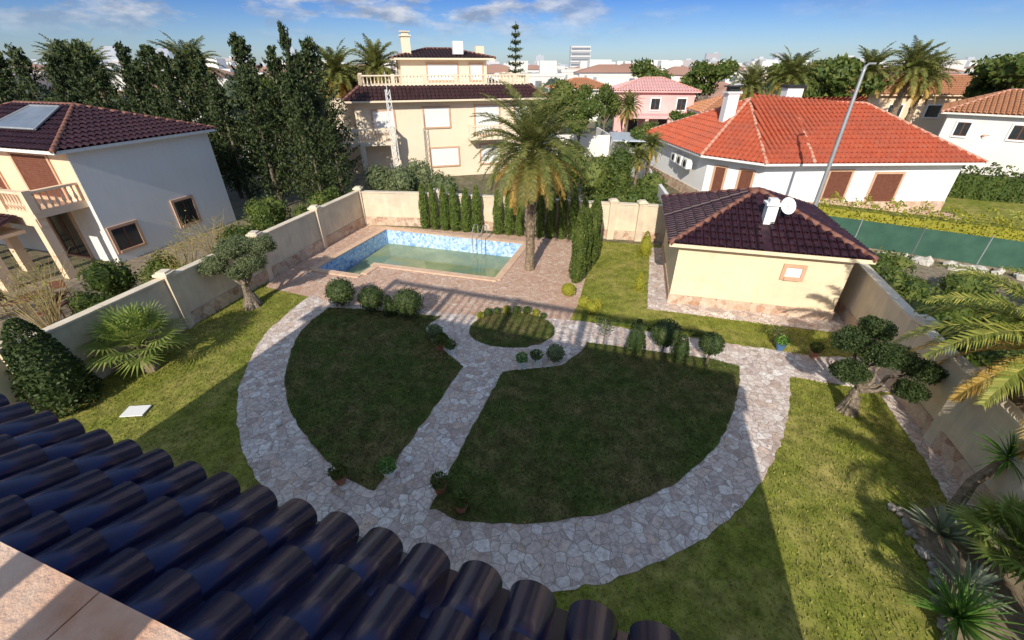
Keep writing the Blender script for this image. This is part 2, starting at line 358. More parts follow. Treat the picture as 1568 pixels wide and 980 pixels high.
for i in range(n):
    a,b=Vector(POOL[i]),Vector(POOL[(i+1)%n]);d=(b-a).normalized();nn=Vector((-d.y,d.x))
    a2=a+nn*.16;b2=b+nn*.16
    m.obox(a2,b2,.32,.0,.05+.0013*i,0,.15 if i!=3 else -.1)
m.obj('coping',[coping],pl)
m=MB()
for dx in (0,.5):
    p=[(-1.8+dx*.95,21.9-dx*.28,.03),(-1.8+dx*.95,21.9-dx*.28,.75),(-1.95+dx*.95,21.55-dx*.28,.9),(-2.05+dx*.95,21.2-dx*.28,.6),(-2.05+dx*.95,21.2-dx*.28,-.9)]
    m.tube(p,[.022]*5,6)
m.obj('ladder',[metal],pl)
# ------------------------------------------------------------------ walls
def garden_wall(name,pts,h,pill,parent=None,inner=1,mat=creamw):
    e=empty(name);m=MB();c=MB();s=MB()
    for a,b in zip(pts[:-1],pts[1:]):
        m.obox(a,b,.2,0,h);c.obox(a,b,.3,h,h+.06)
        d=(Vector(b)-Vector(a)).normalized();nn=Vector((-d.y,d.x))*.115*inner
        s.obox(Vector(a)+nn,Vector(b)+nn,.04,0,.5)
    q=MB()
    for p in pill:
        q.obox((p[0]-.17,p[1]-.04),(p[0]+.17,p[1]-.04),.36,0,h+.12,0);q.obox((p[0]-.23,p[1]-.04),(p[0]+.23,p[1]-.04),.46,h+.12,h+.2,1)
        q.obox((p[0]-.15,p[1]-.04),(p[0]+.15,p[1]-.04),.3,h+.2,h+.26,1)
    m.obj('wall_panel',[mat],e);c.obj('coping',[cap],e);s.obj('stone_plinth',[plinth],e);q.obj('pillars',[mat,cap],e)
def L(a,b,t): return (a[0]+(b[0]-a[0])*t,a[1]+(b[1]-a[1])*t)
garden_wall('garden_wall',WL,1.9,[(-8.6,24.35),L(WL[0],WL[1],.33),L(WL[0],WL[1],.66),WL[1],L(WL[1],WL[2],.45),WL[2]],inner=1)
garden_wall('garden_wall',[(-8.6,24.35),(-4.2,23.95),(5.2,22.0),(8.3,21.4)],1.85,[(-4.2,23.95),(.8,22.95),(3.3,22.4),(5.2,22.0),(6.6,21.7)],inner=-1)
garden_wall('garden_wall',WR,1.95,[WR[1],WR[2],L(WR[1],WR[2],.5)],inner=-1)
# ------------------------------------------------------------------ tile roofs
def tile_face(mb,pts,pitch=.24,course=.36,r=.085,seg=5,hs=.75,mi=0,lip=False,lift=.03):
    P=[Vector(p) for p in pts];U=(P[1]-P[0]).normalized();N=(P[1]-P[0]).cross(P[2]-P[0]).normalized();V=N.cross(U)
    q=[((p-P[0]).dot(U),(p-P[0]).dot(V)) for p in P]
    mb.add(pts,[tuple(range(len(pts)))],mi)
    u0=min(a for a,b in q);u1=max(a for a,b in q);nc=int((u1-u0)/pitch)
    off=(u1-u0-nc*pitch)/2+pitch/2
    for i in range(nc):
        u=u0+off+i*pitch;vs=[]
        for k in range(len(q)):
            (a,b),(c,d)=q[k],q[(k+1)%len(q)]
            if (a-u)*(c-u)<0: vs.append(b+(d-b)*(u-a)/(c-a))
        if len(vs)<2: continue
        vmin,vmax=max(min(vs),-.05),max(vs)
        if vmax-vmin<.1: continue
        v=vmin-.04
        while v<vmax-.05:
            v2=min(v+course+.04,vmax);vv=[]
            ju=R.uniform(-.006,.006);jl=R.uniform(0,.007)
            for (w,rr,lf) in ((v,r*1.06,lift+jl),(v2,r*.9,.0)):
                for k in range(seg+1):
                    t=math.pi*k/seg
                    vv.append(P[0]+U*(u+ju+rr*math.cos(t))+V*w+N*(lf+rr*hs*math.sin(t)-(.03 if k in(0,seg) else 0)))
            fs=[(k,k+1,k+seg+2,k+seg+1) for k in range(seg)]
            fs=[tuple(reversed(f)) for f in fs]
            if lip:
                o=len(vv)
                for k in range(seg+1):
                    t=math.pi*k/seg;rr=r*1.06-.016
                    vv.append(P[0]+U*(u+ju+rr*math.cos(t))+V*v+N*(lift+jl+rr*hs*math.sin(t)-(.03 if k in(0,seg) else .004)))
                fs+=[(k,k+1,o+k+1,o+k) for k in range(seg)]
                vb=[]
                for (w,lf) in ((v,lift*.8+.004),(v2,.004)):
                    for du in (-pitch/2,-r*.9): vb.append(P[0]+U*(u+du)+V*w+N*lf)
                    for du in (r*.9,pitch/2): vb.append(P[0]+U*(u+du)+V*w+N*lf)
                o2=len(vv);vv+=vb
                fs+=[(o2,o2+1,o2+5,o2+4),(o2+2,o2+3,o2+7,o2+6)]
                vv+=[vb[0]-N*.02,vb[1]-N*.02,vb[2]-N*.02,vb[3]-N*.02]
                fs+=[(o2+8,o2+9,o2+1,o2),(o2+10,o2+11,o2+3,o2+2)]
            mb.add(vv,fs,mi)
            v+=course
def ridge(mb,a,b,r=.1,mi=0):
    a=Vector(a);b=Vector(b);L_=(b-a).length;n=max(1,int(L_/.4))
    for i in range(n):
        p=a+(b-a)*(i/n);q=a+(b-a)*((i+1.1)/n);mb.cyl(p,q,r*1.1,r*.9,8,mi)
def roof(parent,faces,outline,hips,mt,mr,fas,z,th=.14,**kw):
    m=MB()
    for f in faces: tile_face(m,f,**kw)
    m.obj('roof',[mt],parent,True)
    m=MB();m.prism(outline,z-th,z-.012,0);m.obj('eaves',[fas],parent)
    m=MB()
    for a,b in hips: ridge(m,a,b)
    m.obj('ridge_caps',[mr],parent,True)
def rect_roof(parent,x0,x1,y0,y1,z,zr,inset,mt,mr,fas,**kw):
    c=(y0+y1)/2;r0=(x0+inset,c,zr);r1=(x1-inset,c,zr)
    a,b,c_,d=(x0,y0,z),(x1,y0,z),(x1,y1,z),(x0,y1,z)
    if r1[0]-r0[0]>.1: F=[[a,b,r1,r0],[b,c_,r1],[c_,d,r0,r1],[d,a,r0]]
    else: F=[[a,b,r0],[b,c_,r0],[c_,d,r0],[d,a,r0]]
    H=[(a,r0),(d,r0),(b,r1),(c_,r1)]+([(r0,r1)] if r1[0]-r0[0]>.1 else [])
    roof(parent,F,[(x0,y0),(x1,y0),(x1,y1),(x0,y1)],H,mt,mr,fas,z,**kw)
def window(parent,x,z,w,h,y=0.,kind=shut,surround=trim,side='F',sill=True,name='window'):
    m=MB()
    def bx(a0,a1,d0,d1,z0,z1,mi):
        if side=='F': m.box(x+a0,x+a1,y-d1,y-d0,z0,z1,mi)
        elif side=='R': m.box(y+d0,y+d1,x+a0,x+a1,z0,z1,mi)
        else: m.box(y-d1,y-d0,x+a0,x+a1,z0,z1,mi)
    t=.12
    bx(-w/2-t,-w/2,.0,.06,z-t,z+h+t,0);bx(w/2,w/2+t,.0,.06,z-t,z+h+t,0)
    bx(-w/2,w/2,.0,.06,z+h,z+h+t,0);bx(-w/2,w/2,0,.1,z-t,z,0)
    k=max(2,int(h/.09))
    if kind in (shut,brown):
        for i in range(k):
            z0=z+h*i/k;bx(-w/2,w/2,.004,.018+.008*(i%2),z0,z0+h/k-.008,1)
        bx(-w/2,w/2,.0,.008,z,z+h,2)
    else:
        bx(-w/2,w/2,.0,.01,z,z+h,1);bx(-.03,.03,.01,.03,z,z+h,2);bx(-w/2,w/2,.01,.03,z+h-.05,z+h,2);bx(-w/2,w/2,.01,.03,z,z+.05,2)
    m.obj(name,[surround,kind,brown if kind is not shut else blackm],parent)
def balus(m,p0,p1,z,h=.9,sp=.24,mi=0,r=.055):
    a=Vector((p0[0],p0[1]));b=Vector((p1[0],p1[1]));L_=(b-a).length;n=max(1,int(L_/sp))
    m.obox(a,b,.2,z,z+.08,mi);m.obox(a,b,.24,z+h-.09,z+h,mi)
    for i in range(n+1):
        p=a+(b-a)*(i/n)
        if i%9==0: m.obox((p.x-.13,p.y),(p.x+.13,p.y),.26,z,z+h+.05,mi);continue
        H=h-.17;zz=[0,.12,.3,.55,.8,1];rr=[.8,.5,1.1,.55,.45,.8]
        m.tube([(p.x,p.y,z+.08+H*q) for q in zz],[r*q for q in rr],6,mi)
# ------------------------------------------------------------------ own house (camera stands on it)
hd=math.atan2(-.325,.946)
own=empty('own_house',(0,0,0),hd)
m2=MB();tile_face(m2,[(3.9,.885,6.05),(-11.2,.885,6.05),(-11.2,.17,6.40),(3.9,.17,6.40)],pitch=.245,course=.29,r=.097,seg=14,hs=.78,lip=True,lift=.028)
m2.obj('roof_tiles',[navy],own,True)
m=MB();m.box(-11.1,3.8,.17,.86,5.9,6.035);m.obj('eaves',[cream],own)
m=MB();m.box(-10.7,3.65,-9,.3,0,5.9);m.box(-10.7,3.65,-.17,.165,5.9,6.86);m.box(-10.2,3.15,-6,-1.,5.9,7.12);m.obj('walls',[cream],own)
m=MB()
x=-10.72
while x<3.4: m.box(x,x+.395,-.21,.2,6.862,6.905);x+=.4
m.obj('parapet_cap',[terr],own)
m=MB();balus(m,(-9.2,-1.1),(2.95,-1.1),7.122,1.88,.3,0,.05);m.obj('balustrade',[cream],own)
# ------------------------------------------------------------------ pool house
ph=empty('pool_house',(6.1,14.78,0),rad(-14.5))
m=MB();m.box(0,5.6,0,5.6,0,2.42);m.obj('walls',[cream],ph)
m=MB();m.box(-.04,5.64,-.04,0,0,.38);m.box(-.04,0,0,5.6,0,.38);m.box(5.6,5.64,0,5.6,0,.38);m.obj('stone_plinth',[plinth],ph)
rect_roof(ph,-.4,6.0,-.4,6.0,2.55,3.85,3.2,navy2,ridd,cream,pitch=.25,course=.36,r=.09,seg=6,lift=.04)
window(ph,3.9,1.55,.5,.35,0,shut,trim,'F',name='vent_window')
m=MB();m.box(2.75,3.1,.9,1.3,2.7,3.75,0);m.box(2.68,3.17,.83,1.37,3.75,3.82,0);m.box(2.78,3.07,.93,1.27,3.82,3.95,0);m.obj('chimney',[white],ph)
m=MB();m.cyl((3.3,1.3,3.0),(3.3,1.3,3.75),.02,.02,6)
cN=Vector((.35,-.8,.45)).normalized();A=cN.orthogonal().normalized();B=cN.cross(A);c0=Vector((3.4,1.15,3.7))
vs=[];
for j,(rr,dd) in enumerate(((.02,0),(.15,.02),(.3,.09))):
    for i in range(16):
        t=i*math.pi/8;vs.append(c0+(A*math.cos(t)+B*math.sin(t))*rr+cN*dd)
fs=[(j*16+i,j*16+(i+1)%16,(j+1)*16+(i+1)%16,(j+1)*16+i) for j in range(2) for i in range(16)]+[tuple(range(16))]
m.add(vs,fs,1);m.cyl(c0,c0+cN*.35,.01,.01,5);m.obj('satellite_dish',[metal,white],ph)
# ------------------------------------------------------------------ white house with red roof
wh=empty('white_house')
W=[(12.6,28.9),(15.1,26.5),(26.9,26.7),(27.6,37.2),(11.6,38.2)]
E=[(11.9,28.5),(14.6,25.7),(27.6,26.1),(28.3,38),(10.9,39)]
m=MB();m.prism(W,0,3.0);m.obj('walls',[white],wh)
m=MB()
for a,b in zip(W[:2]+W[-1:],W[1:3]+W[:1]): m.obox(a,b,.1,0,.7)
m.obj('stone_plinth',[plinth],wh)
ze=3.1;P1=(15.9,32.3,6.0);P2=(23.2,31.4,5.8)
E3=[(x,y,ze) for x,y in E]
roof(wh,[[E3[0],E3[1],P1],[E3[1],E3[2],P2,P1],[E3[2],E3[3],P2],[E3[3],E3[4],P1,P2],[E3[4],E3[0],P1]],E,
 [(E3[0],P1),(E3[1],P1),(E3[2],P2),(E3[3],P2),(E3[4],P1),(P1,P2),((17.4,25.8,3.14),(18.6,32.0,5.98))],red,ridg,white,ze,pitch=.3,course=.45,r=.1,seg=4)
wr=math.atan2(.2,11.8)
fr=empty('front_openings',(15.1,26.5,0),wr);fr.parent=wh
for x,w,h,z in ((4.6,1.3,1.6,.9),(7.6,1.6,2.2,.15)): window(fr,x,z,w,h,-.0,brown,trim,'F')
sd=empty('bay_openings',(12.6,28.9,0),math.atan2(-2.4,2.5));sd.parent=wh
for x,w in ((.9,.6),(2.5,.7)): window(sd,x,.9,w,1.5,0,brown,trim,'F')
m=MB();m.box(13.9,14.6,31.0,31.7,4.2,6.4);m.box(13.8,14.7,30.9,31.8,6.4,6.5,0);m.box(13.95,14.55,31.05,31.65,6.5,6.75,1);m.box(13.8,14.7,30.9,31.8,6.75,6.82,1)
m.box(19.3,20.4,34,34.8,5,6.6,0);m.box(19.2,20.5,33.9,34.9,6.6,6.75,1)
m.obj('chimneys',[white,blackm],wh)
m=MB()
for k,(y,z) in enumerate(((30.2,1.9),(31.4,1.9),(32.6,1.9))):
    m.box(11.75,12.15,y,y+.85,z,z+.6,0);m.cyl((11.74,y+.35,z+.3),(11.72,y+.35,z+.3),.22,.22,12,1)
m.obj('air_conditioners',[white,blackm],wh)
m=MB();m.prism([(15,24.6),(27,25.2),(27.5,26.6),(15,26.4)],0,.02);m.obj('terrace',[deckm],wh)
# ------------------------------------------------------------------ villa
vi=empty('cream_villa',(-11.6,35.0,0),rad(16))
Wd=14.2
m=MB();m.box(0,Wd,0,10,0,5.75);m.box(3.9,10.9,3.6,9.5,6.4,8.35);m.box(-2.2,0,3,10,0,5.6);m.obj('walls',[villaw],vi)
a,b,c,d=(-.7,-.8,5.75),(Wd+.7,-.8,5.75),(Wd+.7,10.7,5.75),(-.7,10.7,5.75)
A_,B_,C_,D_=(.6,.6,6.62),(Wd-.6,.6,6.62),(Wd-.6,9.4,6.62),(.6,9.4,6.62)
roof(vi,[[a,b,B_,A_],[b,c,C_,B_],[c,d,D_,C_],[d,a,A_,D_]],[(-.7,-.8),(Wd+.7,-.8),(Wd+.7,10.7),(-.7,10.7)],[(a,A_),(b,B_)],dark,ridd,villaw,5.75,pitch=.3,course=.4,r=.1,seg=4)
e2=empty('upper_roof');e2.parent=vi
rect_roof(e2,3.3,11.5,3.0,10.1,8.45,9.15,3.0,dark,ridd,villaw,pitch=.3,course=.4,r=.1,seg=4)
m=MB();m.box(.6,Wd-.6,.6,9.4,6.0,6.58);balus(m,(.7,.7),(Wd-.7,.7),6.58,.75,.26);balus(m,(.7,.7),(.7,9.2),6.58,.75,.26);balus(m,(Wd-.7,.7),(Wd-.7,9.2),6.58,.75,.26)
balus(m,(8.4,-1.05),(10.9,-1.05),3.0,.9,.22);m.box(8.3,11.0,-1.2,0,2.85,3.0)
m.box(-2.3,2.6,-1.5,0,2.8,3.0);balus(m,(-2.2,-1.4),(2.5,-1.4),3.0,.95,.22);balus(m,(-2.2,-1.4),(-2.2,3),3.0,.95,.22);balus(m,(2.5,-1.4),(2.5,0),3.0,.95,.22)
for x in (-2.1,0.2,2.4): m.box(x-.18,x+.18,-1.45,-1.1,0,2.8)
m.obj('balustrades',[villaw],vi)
for x,z,w,h in ((2.0,3.5,1.5,1.5),(6.0,3.8,1.9,1.35),(10.0,3.1,1.9,2.1),(12.9,3.8,1.2,1.3),(6.4,.9,2.2,1.3),(10.2,.9,1.6,1.4),(12.9,.9,1.2,1.3)): window(vi,x,z,w,h,0,shut,trim)
for x,w in ((7.2,2.4),(10,1.)): window(vi,x,6.9,w,1.1,3.6,shut,trim)
m=MB();m.box(4.2,4.9,4.4,5.1,8.4,9.9,0);m.box(4.1,5.,4.3,5.2,9.9,10.0,0);m.box(4.3,4.8,4.5,5.0,10.0,10.2,0);m.box(4.15,4.95,4.35,5.15,10.2,10.26,0)
m.box(10.2,10.9,4.4,5.,8.4,9.3,0);m.box(8.2,9.0,3.6,4.2,8.7,9.6,1);m.obj('chimneys',[villaw,white],vi)
ms=empty('lattice_mast',(-8.1,31.5,0));m=MB()
for a in range(3):
    t=a*2.094;x,y=.28*math.cos(t),.28*math.sin(t);m.cyl((x,y,0),(x*.6,y*.6,6.6),.03,.025,5)
    for k in range(16):
        t2=(a+1)*2.094;s=1-.4*k/16;s2=1-.4*(k+1)/16
        m.cyl((x*s,y*s,k*.41),(.28*math.cos(t2)*s2,.28*math.sin(t2)*s2,(k+1)*.41),.014,.014,4)
m.cyl((0,0,6.5),(0,0,7.6),.02,.015,5);m.obj('lattice',[shut],ms)
# ------------------------------------------------------------------ left house
lh=empty('neighbour_house',(-18.3,18.6,0),rad(-17))
m=MB();m.box(-11,0,0,6.6,0,4.95);m.obj('walls',[offw],lh)
m=MB();m.box(-11.0,-.02,-.012,0,2.9,4.8);m.obj('peach_front',[peach],lh)
rect_roof(lh,-11.6,.4,-.6,6.9,5.05,6.35,3.9,navy2,ridd,offw,pitch=.28,course=.4,r=.1,seg=5)
window(lh,.75,.55,1.1,1.0,0,glass,trim,'R');window(lh,3.9,.75,1.0,1.2,0,glass,trim,'R')
m=MB()
for i in range(7): m.cyl((.09,3.45+i*.15,.75),(.09,3.45+i*.15,1.95),.014,.014,4)
for z in (.85,1.3,1.85): m.cyl((.09,3.4,z),(.09,4.4,z),.014,.014,4)
m.obj('window_grille',[blackm],lh)
window(lh,-2.4,2.95,2.2,1.75,-.013,brown,trim,'F');window(lh,-6,2.95,1.8,1.75,-.013,brown,trim,'F')
m=MB();m.box(-11,-.2,-1.9,0,2.65,2.85);balus(m,(-11,-1.8),(-.3,-1.8),2.85,.85,.2,0,.06);balus(m,(-.3,-1.8),(-.3,0),2.85,.85,.2,0,.06)
for x in (-.5,-3.2,-6,-9): m.box(x-.17,x+.17,-1.9,-1.56,0,2.65)
m.box(-11,-.3,-1.85,-1.6,2.3,2.65);m.obj('balcony',[peach],lh)
m=MB();tile_face(m,[(-9.5,-3.6,2.15),(-1.2,-3.6,2.15),(-1.2,-1.95,2.7),(-9.5,-1.95,2.7)],pitch=.28,course=.4,r=.1,seg=5);m.obj('porch_roof',[navy2],lh,True)
m=MB();m.box(-9.4,-1.3,-3.5,-1.95,2.0,2.13)
for x in (-1.5,-4.2,-7): m.box(x-.2,x+.2,-3.5,-3.1,0,2.0)
m.obj('porch',[peach],lh)
window(lh,-2.6,.1,1.6,2.2,0,glass,trim,'F',name='door')
m=MB()
def rp(x,y): return (x,y,5.05+ (1.3/3.75)*(y+.6)+.16)
m.add([rp(-5.4,.6),rp(-2.3,.6),rp(-3.6,2.6),rp(-5.6,2.6)],[(0,1,2,3)],0)
for a,b in ((rp(-5.4,.6),rp(-2.3,.6)),(rp(-2.3,.6),rp(-3.6,2.6)),(rp(-3.6,2.6),rp(-5.6,2.6)),(rp(-5.6,2.6),rp(-5.4,.6))): m.cyl(a,b,.05,.05,5,1)
m.obj('solar_panel',[solar,metal],lh)
def chair(loc,rot,mat):
    e=empty('patio_chair',loc,rot);m=MB();m.box(-.22,.22,-.22,.22,.42,.46)
    for x in (-.2,.2):
        for y in (-.2,.2): m.cyl((x,y,0),(x,y,.42),.02,.02,6)
    m.box(-.22,.22,.2,.23,.6,.9);m.cyl((-.2,.21,.42),(-.2,.22,.9),.02,.02,6);m.cyl((.2,.21,.42),(.2,.22,.9),.02,.02,6)
    m.obj('frame',[mat],e)
chair((-17.3,14.6,.01),.5,brown);chair((-18.4,13.9,.01),2.,brown);chair((-16.6,13.7,.01),-1.4,brown)
e=empty('patio_table',(-17.5,13.9,.01));m=MB();m.cyl((0,0,.7),(0,0,.74),.5,.5,16);m.cyl((0,0,0),(0,0,.7),.05,.04,8);m.cyl((0,0,0),(0,0,.04),.25,.22,12);m.obj('top',[brown],e)
# ------------------------------------------------------------------ plants
def shell(c,r,n,th=.15):
    d=NP.normal(size=(n,3));d/=np.linalg.norm(d,axis=1)[:,None]
    k=1-th*NP.rand(n)+.06*NP.normal(size=n)
    return np.array(c)+d*np.array(r)*k[:,None],d
def trunk(m,pts,rs,mi=1,jit=.15,seg=8): m.tube(pts,rs,seg,mi,jit)
def conifer(h,r,nb=170,kl=20,seed=0,col=.7,size=.2):
    m=MB();trunk(m,[(0,0,0),(.03,0,h*.4),(0,0,h*.97)],[h*.018,h*.012,.02]);pts=[]
    for i in range(nb):
        t=NP.rand()**.85;z=h*(.04+.94*t);az=NP.rand()*6.283
        l=r*min(1,(1-t)*1.35+.07)**col*(.55+.6*NP.rand());el=.35+.7*NP.rand()
        s=np.linspace(.2,1,kl)[:,None]
        dr=np.array([math.cos(az),math.sin(az),el*.9])
        q=np.array([0,0,z-.1*l])+dr*s*l+NP.normal(size=(kl,3))*(.16*r*.4)*(1.2-s)
        pts.append(q)
    m.leaves(np.concatenate(pts),size,0,.4,up=.9)
    return m
CON=[conifer(9,1.9,240,26,i,.75,.22).data('conifer',[con,bark]) for i in range(3)]
row=[(-12.0,30,1.05),(-12.6,27.8,.85),(-13.9,29.2,.98),(-14.9,27.6,.88),(-16,29.5,.97),(-17.3,28.4,.9),(-18.8,30.0,.98),(-20.2,29.0,.93),(-21.8,30.2,1.0),(-23.6,30.5,.93),(-25.6,30.2,1.0),(-28,30.6,.95),(-30.5,31,1.02),(-33.4,31.5,.96),(-36,31,1.02),(-14,33,1.0),(-18,33.5,1.05),(-22.5,34,.95),(-27,35,1.05),(-32,36,1.1),(-10.4,26.6,.62),(-39,31,1.0),(-42,33,1.0),(-11.6,26.4,.78),(-24.6,33,1.0),(-29.5,33.5,1.05),(-20.3,32.5,1.0),(-35,34,1.05),(-38,34,1.1),(-45,34,1.1),(-41,38,1.2),(-48,37,1.2)]
for i,(x,y,s) in enumerate(row): place('conifer_tree',CON[i%3],(x,y,0),i*1.3,(s*R.uniform(.85,1.1),s*R.uniform(.85,1.1),s*R.uniform(.88,1.03)))
place('conifer_tree',CON[1],(-14.0,31.5,0),1.,(.6,.6,1.13));place('conifer_tree',CON[2],(-41,36,0),1.,(1.0,1.0,1.35))
def column(h,r,n,seed,size):
    m=MB();z=NP.rand(n);a=NP.rand(n)*6.283;prof=np.clip(.55+z*4,0,1)*np.sqrt(np.clip(1-z**3,0,1));lump=1+.12*np.sin(z*14+seed+a*2)
    rr=r*prof*lump*(.82+.26*NP.rand(n));m.leaves(np.stack([rr*np.cos(a),rr*np.sin(a),z*h],1),size,0,.4,1.4)
    m.tube([(0,0,.02),(0,0,h*.2),(0,0,h*.7),(0,0,h*.93)],[r*.5,r*.78,r*.7,r*.15],8,0,.25);return m
THIN=[column(2.75,.235,2200,i,.1).data('cypress',[cyl_,bark]) for i in range(3)]
for i,(x,y) in enumerate([(-4.9,23.55),(-4.3,23.4),(-3.72,23.28),(-3.13,23.15),(-2.55,23.02),(-1.95,22.9),(-.75,22.62),(-.15,22.5),(.42,22.35),(1.5,22.1),(2.05,22.0),(2.62,21.88),(3.2,21.75),(3.75,21.62)]):
    s=R.uniform(.9,1.1);o=place('column_cypress',THIN[i%3],(x,y,0),i,(s,s,R.uniform(.8,1.06)));o.rotation_euler[0]=R.uniform(-.03,.03);o.rotation_euler[1]=R.uniform(-.03,.03)
THK=[column(3.2,.36,3600,5+i,.11).data('cypress',[shrub,bark]) for i in range(2)]
for i,(x,y,s) in enumerate(((2.75,16.6,1.0),(3.1,17.4,.93),(3.6,18.4,.95),(3.9,19.5,.9))): place('column_cypress',THK[i%2],(x,y,0),x,(.85,.85,s))
def leafball(c,r,n,size,m,mi=0,core=True,ci=2):
    p,d=shell(c,r,n);m.leaves(p,size,mi,.6,0,d,.6)
    if core: m.blob(c,tuple(x*.86 for x in r),mi,2,.08)
def ball(name,x,y,r,mat,stem=.25,n=1400,size=.06):
    m=MB();leafball((0,0,stem+r*.9),(r,r,r*.95),n,size,m);trunk(m,[(0,0,0),(.02,0,stem+.2)],[.04,.03]);m.obj(name,[mat,bark],None,False,(x,y,.02))
for x,y,r in ((-6.5,14.5,.55),(-5.2,14.05,.5),(-3.75,13.6,.56)): ball('topiary_ball',x,y,r,topi,.1,2000)
for x,y,r in ((4.75,11.15,.46),(6.0,10.7,.36)): ball('topiary_ball',x,y,r,topi,.45,2000)
def cone(name,x,y,r,h,mat,size=.06,n=1500):
    m=MB();z=NP.rand(n)**1.3;a=NP.rand(n)*6.283;rr=r*np.sqrt(np.clip(1-z,0,1))*(.85+.25*NP.rand(n))*np.clip(.7+z*3,0,1)
    m.leaves(np.stack([rr*np.cos(a),rr*np.sin(a),z*h],1),size,0,.5,.6);m.blob((0,0,h*.38),(r*.72,r*.72,h*.42),0,2);trunk(m,[(0,0,0),(0,0,.3)],[.04,.03])
    m.obj(name,[mat,bark],None,False,(x,y,.01))
cone('conical_shrub',-4.5,13.75,.26,.85,topi);cone('conical_shrub',3.95,11.35,.34,1.25,topi);cone('conical_shrub',5.25,10.95,.3,.95,topi)
cone('conical_shrub',6.45,19.6,.34,1.2,yel);cone('conical_shrub',5.2,15.8,.2,.8,yel)
cone('conical_shrub',-2.3,11.9,.25,.4,shrub);cone('conical_shrub',-12.1,8.9,.8,2.7,topi,.1,5000)
ball('yellow_shrub',2.25,15.3,.28,yel,.02,900);ball('yellow_shrub',2.95,13.9,.26,yel,.02,800);ball('yellow_shrub',3.2,14.2,.22,yel,.02,700)
ball('yellow_shrub',2.75,14.4,.22,yel,.02,700)
def hedge(name,pts,w,h,mat,den=500,size=.07,z=0):
    m=MB()
    for a,b in zip(pts[:-1],pts[1:]):
        a=Vector(a);b=Vector(b);L_=(b-a).length;d=(b-a)/L_;nn=Vector((-d.y,d.x));n=int(L_*den)
        u=NP.rand(n)*L_;s=NP.rand(n)
        per=s*(2*h+w);o=np.where(per<h,-w/2,np.where(per<h+w,per-h-w/2,w/2));zz=np.where(per<h,per,np.where(per<h+w,h,2*h+w-per))
        bumpy=1+.12*np.sin(u*5+a.x)+.08*np.sin(u*13)
        o=o*bumpy+NP.normal(size=n)*.03;zz=zz*bumpy+NP.normal(size=n)*.03
        P=np.stack([a.x+d.x*u+nn.x*o,a.y+d.y*u+nn.y*o,zz+z],1);m.leaves(P,size,0,.6)
        m.obox(a,b,w*.8,z,z+h*.8)
    return m.obj(name,[mat])
for i in range(8):
    t=2.45-i*.25;ball('low_shrub',1.5*math.cos(t),12.8+1.13*math.sin(t),R.uniform(.11,.17),shrub if i%3 else yel,.0,260,.05)
hedge('low_hedge',[(3.0,13.3),(6.8,12.25)],.14,.16,shrub,700,.05)
hedge('hedge',[(26.5,32.5),(33,29.5),(41,26.5)],1.0,1.9,shrub,500,.16)
hedge('hedge',[(16.8,23.4),(20.6,21.2),(24.8,19.0),(32,16.4)],1.1,1.75,yel,600,.11)
def rosette(m,c,n,l,w,mi,el0=.2,el1=1.4,droop=.5,az0=0,az1=6.283):
    for i in range(n):
        az=R.uniform(az0,az1);el=R.uniform(el0,el1);p=Vector(c);ln=l*R.uniform(.75,1.1);side=Vector((-math.sin(az),math.cos(az),0));K=4;vs=[]
        for k in range(K+1):
            t=k/K;ww=w*(1-t)**.7*(.6+.4*min(1,t*4)) if k<K else 0.002
            vs+= [p-side*ww,p+side*ww];e=el-droop*t*t*1.5
            p=p+Vector((math.cos(az)*math.cos(e),math.sin(az)*math.cos(e),math.sin(e)))*ln/K
        m.add(vs,[(2*k,2*k+1,2*k+3,2*k+2) for k in range(K)],mi)
def potplant(x,y,pm=potm,lm=yucg,h=.25,l=.35):
    e=empty('potted_plant',(x,y,.02));m=MB();m.tube([(0,0,0),(0,0,h*.9),(0,0,h)],[.1,.15,.17],12);m.obj('pot',[pm],e)
    m=MB();rosette(m,(0,0,h-.03),26,l,.014,0,.3,1.4,.6);p,d=shell((0,0,h+.12),(.19,.19,.16),320);m.leaves(p,.07,0,.5);m.obj('foliage',[lm],e)
for x,y,a,b in ((-3.8,6.35,potm,shrub),(-2.75,6.5,white,yucg),(-1.55,6.1,potm,shrub),(-1.05,5.65,potm,shrub),(.3,10.55,white,yucg),(.75,10.7,white,shrub),(-1.95,11.25,white,shrub),(-2.35,11.5,potm,shrub),(8.7,11.5,bluep,yucg),(9.55,11.1,potm,shrub)):
    potplant(x,y,a,b)
ball('small_shrub',1.35,10.95,.28,olive,.02,700);ball('small_shrub',-2.6,12.2,.27,olive,.02,600)
def sapling(x,y,h,mat,r=.35,n=260):
    m=MB();trunk(m,[(0,0,0),(.03,.02,h*.5),(0,.05,h)],[.03,.02,.01])
    for i in range(9):
        a=R.random()*6.28;z=h*R.uniform(.45,.95);m.cyl((0,0,z*.8),(r*math.cos(a),r*math.sin(a),z+.1),.012,.005,4,1)
    p,d=shell((0,0,h*.75),(r,r,h*.35),n,.8);m.leaves(p,.07,0,.4);m.obj('sapling',[mat,bark],None,False,(x,y,.02))
sapling(3.0,11.75,.95,olive);sapling(8.65,11.9,.7,shrub)
